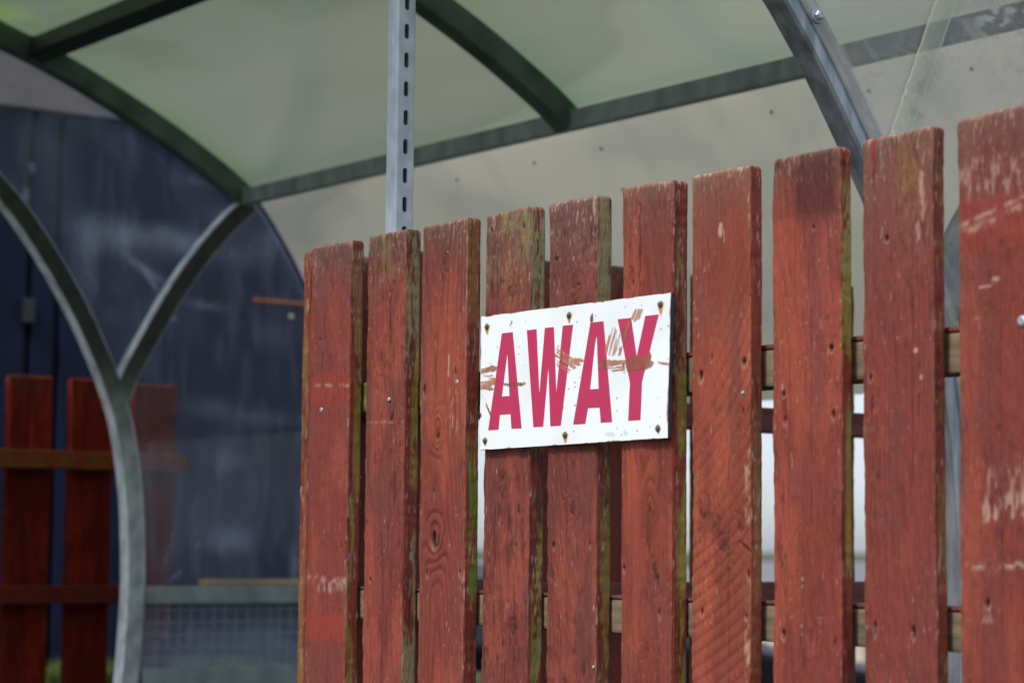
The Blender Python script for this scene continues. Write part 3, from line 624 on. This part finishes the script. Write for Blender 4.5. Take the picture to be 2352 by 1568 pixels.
# in this curve t points to +X, normal (-tz, tx) points up/outwards
sheet_c = offset(prof, .028)
def sheet(name, y0, y1, dy=.02):
    ys = np.arange(y0, y1+1e-6, dy); c = sheet_c
    seg = np.concatenate([[0], np.cumsum(np.linalg.norm(np.diff(c, axis=0), axis=1))])
    m_ = int(seg[-1]/.012); sq = np.linspace(0, seg[-1], m_); cx_ = np.interp(sq, seg, c[:, 0]); cz_ = np.interp(sq, seg, c[:, 1])
    s_eave = np.interp(0, [0], [0]); se = seg[72]
    V = np.zeros((len(ys), m_, 3)); V[..., 0] = cx_; V[..., 1] = ys[:, None]; V[..., 2] = cz_
    Sg = np.broadcast_to(sq, (len(ys), m_)); Yg = np.broadcast_to(ys[:, None], Sg.shape)
    col = np.broadcast_to(np.array([.72, .635, .48]), V.shape).copy()
    col = mixc(col, [.36, .365, .275], ss(se-.012, se-.016, Sg)); up = ss(se+.02, se-.9, Sg)
    col = mixc(col, [.088, .140, .070], up*.98)
    col = mixc(col, [.42, .39, .30], .55*ss(.003, .0015, np.abs(Yg-(YE-1.2)))*(Sg > se+.02))
    # algae gathers along the ribs and purlins
    rib = np.minimum(np.minimum(np.abs(Yg-YE), np.abs(Yg-(YE-1.2))), np.abs(Yg-YN))
    col = mixc(col, [.15, .30, .13], .75*np.exp(-(rib/.07)**1.2)*(Sg < se-.01)*(.6+.7*(fbm(Sg*9, Yg*9, 401)-.3)))
    col = mixc(col, [.12, .24, .10], .55*np.exp(-np.abs(Sg-se)/.02)*(Sg < se))
    sb = np.interp(1.985, cx_, sq)
    def painted_reflection(pts, wd, amt):  # reflections on the glossy sheet, painted into its colour as soft bands
        nonlocal col
        p = smooth_curve(pts, 10); dmin = np.full(Sg.shape, 9.)
        for q in p: dmin = np.minimum(dmin, np.hypot(Yg-q[0], (Sg-q[1])*1.6))
        col = mixc(col, [.17, .27, .20], amt*np.exp(-(dmin/wd)**2))
    painted_reflection([(3.35, 1.05), (3.641, 1.268), (3.822, 1.394), (3.952, 1.479), (4.124, 1.573), (4.287, 1.644), (4.402, 1.679)], .05, .38)
    painted_reflection([(2.80, 1.40), (2.852, 1.526), (2.871, 1.567), (2.873, 1.636), (2.842, 1.690)], .05, .34)
    col = mixc(col, [.34, .32, .24], .12*ss(.55, .72, fbm(Yg*14, Sg*2.2, 407))*(Sg > se))
    col = mixc(col, [.20, .36, .02], .8*np.exp(-((Sg-sb+.05)/.06)**2)*ss(.35, .55, fbm(Sg*6, Yg*4, 402)))
    col = mixc(col, [.30, .36, .27], .30*ss(.45, .65, fbm(Sg*3, Yg*2.2, 403)))
    col = mixc(col, [.40, .40, .31], .2*ss(.5, .7, fbm(Sg*5, Yg*1.2, 404)))
    me = grid_mesh(name, V, cols=col); return link(name, me, M_SHEET, sh, smooth=True)
sheet('roof_sheet', 2.03, YE+.02)
rib_c = offset(arch_only, 0)
def rib(name, y0, y1, m, c=arch_only, w=.05): return sweep(name, c, w, y0, y1, m, sh)
rib('rib', YE-.018, YE+.018, M_ARCH)
rib('rib', YE-1.2-.02, YE-1.2+.02, M_ARCH)
rib('rib', YN-.018, YN+.018, M_GALV2)
# purlins
def purlin(name, i, o, w, m, square=False):
    P = offset(prof, o)[i]; t = offset(prof, o)[i+1]-offset(prof, o)[i-1]; t /= np.linalg.norm(t); nn = np.array([-t[1], t[0]]); h = w/2
    if square: t, nn = np.array([.72, 0]), np.array([0, 1.])
    V = np.zeros((2, 4, 3))
    for r_, y in enumerate((2.05, YE-.019)):
        for k, (a, b) in enumerate(((-h, -h), (h, -h), (h, h), (-h, h))): V[r_, k] = (P[0]+t[0]*a+nn[0]*b, y, P[1]+t[1]*a+nn[1]*b)
    me = grid_mesh(name, V, True, caps=[[0, 1, 2, 3], [7, 6, 5, 4]]); bm = bmesh.new(); bm.from_mesh(me)
    bmesh.ops.bevel(bm, geom=list(bm.edges), offset=.003, segments=2, affect='EDGES'); return link(name, bm_mesh(name, bm), m, sh)
purlin('purlin', 72, .002, .034, M_DUSTY, True)
ib = int(np.argmin(np.abs(prof[:, 0]-2.032)))
purlin('purlin', ib, .002, .042, M_BEAM)
def roof_screw(y, z):
    c = offset(prof, .021); k = int(np.argmin(np.abs(c[:, 1]-z)+(c[:, 0] < 1.9)*9)); bm = bmesh.new()
    bmesh.ops.create_uvsphere(bm, u_segments=10, v_segments=6, radius=.0032, matrix=Matrix.Translation(Vector((c[k][0], y, c[k][1]))))
    link('roof_screw', bm_mesh('roof_screw', bm), M_DUSTY, sh)
for z in (2.24, 2.17, 2.12, 2.03): roof_screw(YE-1.2-.012, z)
for y, z in ((3.78, 2.235), (3.52, 2.235), (2.85, 2.235), (2.62, 2.235), (2.40, 2.235)): roof_screw(y, z)

b1 = smooth_curve([(1.15, 2.62), (1.4, 2.565), (1.62, 2.48), (1.80, 2.375), (1.962, 2.237), (2.026, 2.168), (2.085, 2.09), (2.147, 1.995), (2.206, 1.884), (2.243, 1.795), (2.262, 1.729), (2.280, 1.628), (2.289, 1.527), (2.293, 1.425), (2.290, 1.325), (2.282, 1.20), (2.280, 1.15)], 6)
b2 = smooth_curve([(2.250, 1.812), (2.270, 1.868), (2.318, 1.954), (2.377, 2.053), (2.430, 2.128), (2.496, 2.205), (2.556, 2.262)], 8)
def painted_shade(V):        # shade painted near-black on the upper inner faces, lit outer edges painted pale
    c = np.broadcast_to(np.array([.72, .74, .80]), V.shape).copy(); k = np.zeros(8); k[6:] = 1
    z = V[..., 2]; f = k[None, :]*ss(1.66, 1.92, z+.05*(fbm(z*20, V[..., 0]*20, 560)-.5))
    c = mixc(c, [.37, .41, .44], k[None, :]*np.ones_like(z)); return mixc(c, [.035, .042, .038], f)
M_ZINC = mat('zinc_with_painted_shade', rough=.42, metal=.25, attr='Col', bump=.0002, bscale=(150, 150, 150), var=.35, vscale=(40, 40, 25))  # carries the painted shade and pale edges of the far frame
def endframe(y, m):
    sweep('front_leg', b1, .044, y-.018, y+.018, M_ZINC, sh, colf=painted_shade)
    sweep('brace', b2, .042, y-.0175, y+.0175, M_ZINC, sh, colf=painted_shade)
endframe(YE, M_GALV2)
# near frame: its upper part sits slightly inside, as in the picture
b1n = b1.copy(); b1n[:, 0] -= .022*ss(1.75, 2.05, b1[:, 1])
b2n = b2.copy(); b2n[:, 0] += .04*ss(1.9, 2.1, b2[:, 1])
sweep('front_leg', b1n, .048, YN-.020, YN+.020, M_LEG, sh)
sweep('brace', b2n, .046, YN-.0165, YN+.0165, M_GALV2, sh)
P = onY(1873, 38, YN-.020)
w_ = cyl_x('washer', P+np.array([0, -.0032, 0]), .0100, .002, M_LEG, sh, seg=24, axis='Y'); cyl_x('bolt', P+np.array([0, -.0045, 0]), .0065, .006, M_NAIL, w_, seg=6, axis='Y')

# far end panel, its dirt and scratches
def fill_between(name, y, zlo, m, hazef, leg, step=.008, xmax=None, parent=sh):
    zs = np.arange(zlo, 2.60, step); n = 90
    def at(curve, z):
        o = np.argsort(curve[:, 1]); return np.interp(z, curve[o, 1], curve[o, 0])
    V = np.zeros((len(zs), n, 3)); out = sheet_c[int(len(sheet_c)*.25):]
    for i, z in enumerate(zs):
        xa = at(leg, z); xb = at(out, z) if z > 1.765 else 2.797+.028
        if xb < xa+.004: xb = xa+.004
        V[i, :, 0] = np.linspace(xa, xb, n); V[i, :, 1] = y; V[i, :, 2] = z
    return link(name, grid_mesh(name, V, haze=hazef(V)), m, parent, smooth=True)
def blob(V, y, px, py, rx, rz, ang=0):
    P = onY(px, py, y); dx, dz = V[..., 0]-P[0], V[..., 2]-P[2]; c_, s_ = math.cos(ang), math.sin(ang)
    return np.exp(-((dx*c_+dz*s_)/rx)**2-((-dx*s_+dz*c_)/rz)**2)
def haze_far(V):
    X, Z = V[..., 0], V[..., 2]; h = .05*ss(.4, .7, fbm(X*9, Z*7, 501)) + .05*ss(.5, .7, fbm(X*60, Z*9, 502))
    n = .35+1.1*fbm(X*22, Z*14, 503)
    for px, py, rx, rz, a, amt in ((250, 540, .10, .035, 0, .30), (430, 560, .12, .028, -.1, .30), (195, 600, .025, .07, 0, .16), (330, 620, .06, .010, -.5, .26), (465, 702, .055, .009, -.1, .2), (520, 500, .05, .03, 0, .16), (600, 560, .05, .04, 0, .14),
        (520, 1235, .06, .03, 0, .22), (480, 935, .07, .022, 0, .12), (600, 960, .09, .018, 0, .10), (530, 1060, .06, .02, 0, .1), (300, 340, .012, .05, .2, .14), (100, 330, .05, .05, 0, .08), (480, 420, .08, .012, 0, .16),
        (500, 800, .012, .04, 0, .08), (70, 385, .006, .012, 0, .4), (55, 450, .006, .014, 0, .4), (620, 770, .04, .03, 0, .1), (450, 1250, .006, .002, .6, .5), (672, 1300, .01, .03, 0, .18), (400, 1320, .02, .003, .8, .3), (340, 640, .04, .006, -.9, .25), (395, 730, .01, .01, 0, .2)):
        h = h+amt*n*blob(V, YE+.03, px, py, rx, rz, a)
    h = h+.22*ss(1.40, 1.24, Z)*(.5+fbm(X*14, Z*20, 505))
    rng = np.random.RandomState(4)
    for k in range(26):
        h = h+rng.uniform(.04, .14)*blob(V, YE+.03, rng.uniform(20, 680), rng.uniform(200, 1300), rng.uniform(.001, .003), rng.uniform(.02, .06), rng.uniform(-.5, .5))
    return np.clip(h*1.9, 0, .75)
fill_between('far_end_sheet', YE+.022, 1.20, M_CLEARF, haze_far, b1)
def haze_reflect_near(V):
    X, Z = V[..., 0], V[..., 2]; h = .05*ss(.4, .7, fbm(X*8, Z*8, 511))
    # wavy highlights painted as milky ripples in bands, bending round the corner
    P = onY(2010, 330, YN); r = np.hypot((X-P[0])*1.1, (Z-P[2]+.02)*1.0); w_ = (.5+.5*np.cos(2*math.pi*(r/.0125+.8*fbm(X*12, Z*12, 512))))**2
    h = h+.5*w_*blob(V, YN, 2080, 165, .07, .03, .4)+.55*ss(.5, .62, fbm(X*30, Z*45, 513))*blob(V, YN, 2085, 235, .05, .035, .6)
    h = h+1.3*ss(.50, .60, fbm((X+Z*.6)*38, (Z-X*.6)*80, 514))*blob(V, YN, 2290, 60, .085, .045, -.5)  # leaf reflections painted into the haze as pale streaks
    h = h+.30*ss(.66, .72, fbm((X+Z*.9)*60, (Z-X*.9)*8, 515))*.5
    h = h+.12*blob(V, YN, 2010, 20, .05, .02)
    rng = np.random.RandomState(9)
    for k in range(22):
        h = h+rng.uniform(.15, .4)*blob(V, YN, rng.uniform(1960, 2350), rng.uniform(0, 300), rng.uniform(.0008, .0014), rng.uniform(.006, .02), rng.uniform(-.7, -.2))
    h = h-.12*ss(2.0, 1.9, Z)
    lx = np.interp(Z, b1n[::-1, 1], b1n[::-1, 0]); dl = (X-lx)/.024
    h = h+(.38+.34*ss(.42, .62, fbm(dl*1.5, Z*16, 516)))*np.exp(-((dl-.42)/.62)**6)
    return np.clip(h, -.2, .72)
fill_between('near_end_sheet', YN-.0225, 1.20, M_CLEARN, haze_reflect_near, b1n-np.array([.006, 0]), step=.003)
# clear strip across the near end
pa, pb, pc_, pd = onY(2160, -40, YN-.024), onY(2212, -40, YN-.024), onY(2092, 300, YN-.024), onY(2044, 300, YN-.024)
pe = pc_+(pc_-pb)*.12; pg = pd+(pd-pa)*.12
n = 160; m_ = 16; V = np.zeros((n, m_, 3)); tt = np.linspace(0, 1, n)[:, None, None]; w_ = np.linspace(0, 1, m_)[None, :, None]
V = (pa*(1-tt)+pg*tt)*(1-w_)+(pb*(1-tt)+pe*tt)*w_; V = np.broadcast_to(V, (n, m_, 3)).copy()
V[..., 0] += .0012*(vn(tt[..., 0]*30, 1, 520)-.5)*2+.0*w_[..., 0]
V[..., 1] -= .002+.0015*np.sin(w_[..., 0]*math.pi); V = V[::-1].copy()
hz = .8*np.exp(-(w_[..., 0]/.06)**2)+.5*np.exp(-((1-w_[..., 0])/.06)**2)+.35*ss(.5, .7, fbm(w_[..., 0]*4, tt[..., 0]*12, 521))*ss(.3, .6, tt[..., 0])
hz = hz[::-1].copy()
link('joint_strip', grid_mesh('joint_strip', V, haze=np.clip(hz, 0, .8)), M_STRIP, sh, smooth=True)
# lower rails and wire mesh of the far end
box('end_rail', (2.315, YE-.017, 1.371), (2.83, YE+.017, 1.409), M_DUSTY, sh, .003)
box('end_rail', (2.315, YE-.017, 1.190), (2.83, YE+.017, 1.232), M_DUSTY, sh, .003)
box('timber_batten', (2.46, YE-.012, 1.4095), (2.83, YE+.016, 1.424), M_WOOD, sh, .003)
bm = bmesh.new()
for k in range(18):
    x = 2.325+k*.028; add_box(bm, (x-.0011, YE-.0012, 1.2322), (x+.0011, YE+.0012, 1.3708))
for k in range(5):
    z = 1.25+k*.027; add_box(bm, (2.316, YE-.0040, z-.0011), (2.829, YE-.0016, z+.0011))
link('wire_mesh', bm_mesh('wire_mesh', bm), M_DUSTY, sh)

# ------------------------------------------------------------------ FENCE BEHIND THE SHELTER
ff = thing('rear_fence', (2.3, YF, 1.16), 'dark red plank fence at the lower left, seen partly through the clear end sheet', 'fence')
for i, (lx, ly, rx, ry, ms) in enumerate(((-150, 858, -28, 860, 0), (10, 860, 125, 862, 1), (152, 868, 265, 870, 0), (297, 880, 410, 882, 0))):
    L = onY(lx+13, ly, YF); Rr = onY(rx-2, ry, YF)
    plank('plank', L, Rr[0]-L[0], .022, L[2], 1.14, 700+i*9, ff, front='-Y', du=.004, dz=.006, zfine=1.2,
          st=dict(grain=.6, rough=.5, pale=.2, worn=.05, edge=1.2, gold=(.115, .155) if ms else None), tint=np.array([.46, .19, .12]), m=M_PAINTD)  # tint makes these planks evenly darker than the front fence
box('rail', (1.6, YF-.046, 1.664), (2.529, YF-.003, 1.705), M_REDMOSS, ff, .003)
box('rail', (1.6, YF-.046, 1.367), (2.39, YF-.003, 1.407), M_REDDARK, ff, .003)

# ------------------------------------------------------------------ NAVY BUILDING
nb = thing('clad_building', (3.2, YW, 0), 'dark navy clad building with a pinkish grey fascia behind the shelter end', 'building')
def Xw(px, py=600): return onY(px, py, YW)[0]
edges_ = [-1.0, 0.4, 1.5, Xw(68)-.0, Xw(133), 3.95]
for a, b in zip(edges_[:-1], edges_[1:]):
    box('wall_panel', (a+.012, YW, 0), (b-.012, YW+.05, 2.72), M_NAVY, nb, .004)
box('wall_backing', (-1.0, YW+.03, 0), (3.93, YW+2.0, 2.7215), M_NAVYD, nb, 0)
box('fascia', (-1.1, YW-.02, 2.722), (4.0, YW+.06, 3.25), M_FASCIA, nb, .004)
box('roof', (-1.2, YW-.06, 3.252), (4.1, YW+2.1, 3.30), M_NAVYD, nb, .004)
a = onY(585, 690, YW-.01); b = onY(690, 696, YW-.01); 
br_ = box('rusty_glint_bar', (a[0], YW-.008, b[2]-.005), (b[0]+.05, YW-.001, b[2]+.005), M_RUSTYGLINT, nb, .001)  # added bar and cap standing in for a rusty streak and warm glint
P = onY(668, 727, YW-.012); cyl_x('glint_dot', P, .007, .010, M_PALEGLINT, br_, axis='Y')
P = onY(62, 715, YW); box('door_handle', (P[0]-.02, YW-.03, P[2]-.035), (P[0]+.012, YW-.001, P[2]+.035), M_BLACK, nb, .004)

# ------------------------------------------------------------------ PARKED CAR (seen in slivers between the planks)
car = thing('parked_car', (6.6, 6.3, 0), 'black parked car far behind, its roof showing in slivers between the red planks', 'car')
M_CARP = mat('black_car_paint', (.006, .006, .008), .5, 0, spec=.15); M_GLASSC = mat('car_glass', (.02, .028, .055), .2, 0, spec=.3); M_TYRE = mat('tyre_rubber', (.015, .015, .015), .85); M_RIM = mat('alloy_rim', (.4, .4, .42), .3, .8)
M_ROOFC = mat('sky_sheen_car_roof', (.16, .17, .19), .3, .2)  # sky reflection on the black car's roof, put into its colour as grey
ca = Vector((6.44-5.24, 6.53-7.37, 0)).normalized(); cb = Vector((-ca.y, ca.x, 0)); cO = Vector((6.44, 6.53, 0))+ca*.5
def cw(u, v, z): return cO+ca*u+cb*v+Vector((0, 0, z))
def loft(name, secs, m, parent):
    V = np.array([[list(cw(u, v, z)) for (v, z) in sec] for u, sec in secs]); n = V.shape[1]; r = V.shape[0]
    me = grid_mesh(name, V, True, caps=[list(range(n)), [(r-1)*n+k for k in range(n)]]); bm = bmesh.new(); bm.from_mesh(me); return link(name, bm_mesh(name, bm), m, parent, smooth=False)
def bsec(h, lo=.28, w=.85): return [(0, lo), (.0, h-.02), (.015, h), (w*2-.015, h), (w*2, h-.02), (w*2, lo)]
loft('body', [(-4.0, bsec(.85)), (-3.9, bsec(1.02)), (-3.2, bsec(1.12)), (-1.0, bsec(1.12)), (-.75, bsec(1.08)), (.0, bsec(.95)), (.22, bsec(.78)), (.3, bsec(.55))], M_CARP, car)
def csec(a, h): return [(.06, 1.121), (.06+a*.2, h), (1.64-a*.2, h), (1.64, 1.121)]
loft('windows', [(-3.75, csec(.1, 1.125)), (-3.35, csec(.7, 1.365)), (-1.7, csec(.7, 1.372)), (-.82, csec(.2, 1.125))], M_GLASSC, car)
loft('roof', [(-3.45, [(.18, 1.368), (.2, 1.385), (1.5, 1.385), (1.52, 1.368)]), (-3.2, [(.16, 1.3745), (.2, 1.43), (1.5, 1.43), (1.54, 1.3745)]), (-1.8, [(.16, 1.3745), (.2, 1.435), (1.5, 1.435), (1.54, 1.3745)]), (-1.4, [(.18, 1.33), (.2, 1.385), (1.5, 1.385), (1.52, 1.33)])], M_ROOFC, car)
for u in (-3.15, -.45):
    for v in (.02, 1.6):
        def ring(r, vv): return [list(cw(u+math.cos(2*math.pi*k/24)*r, vv, .32+math.sin(2*math.pi*k/24)*r)) for k in range(24)]
        V = np.array([ring(.2, v-.03), ring(.31, v-.03), ring(.32, v), ring(.32, v+.14), ring(.31, v+.16), ring(.2, v+.16)])
        wh = link('wheel', grid_mesh('wheel', V, True), M_TYRE, car)
        V = np.array([ring(.2, v-.02), ring(.17, v-.01), ring(.05, v-.02), ring(.01, v-.025)]); link('rim', grid_mesh('rim', V, True), M_RIM, wh)
# neighbouring small buildings in the distance
hs_ = thing('distant_bungalow', (14.5, 13, 0), 'small beige bungalow with a grey roof far beyond the car', 'house')
box('wall', (12.9, 13, 0), (18, 17, 1.20), mat('beige_render', (.5, .44, .36), .9), hs_, 0)
bm = bmesh.new(); vs = [bm.verts.new(p) for p in ((12.7, 12.8, 1.2), (18.2, 12.8, 1.2), (18.2, 17.2, 1.2), (12.7, 17.2, 1.2), (13.6, 15, 1.40), (17.3, 15, 1.40))]
for f_ in ((0, 1, 5, 4), (1, 2, 5), (2, 3, 4, 5), (3, 0, 4), (3, 2, 1, 0)): bm.faces.new([vs[k] for k in f_])
link('roof', bm_mesh('roof', bm), mat('grey_tiles', (.2, .2, .21), .8, var=.3), hs_)
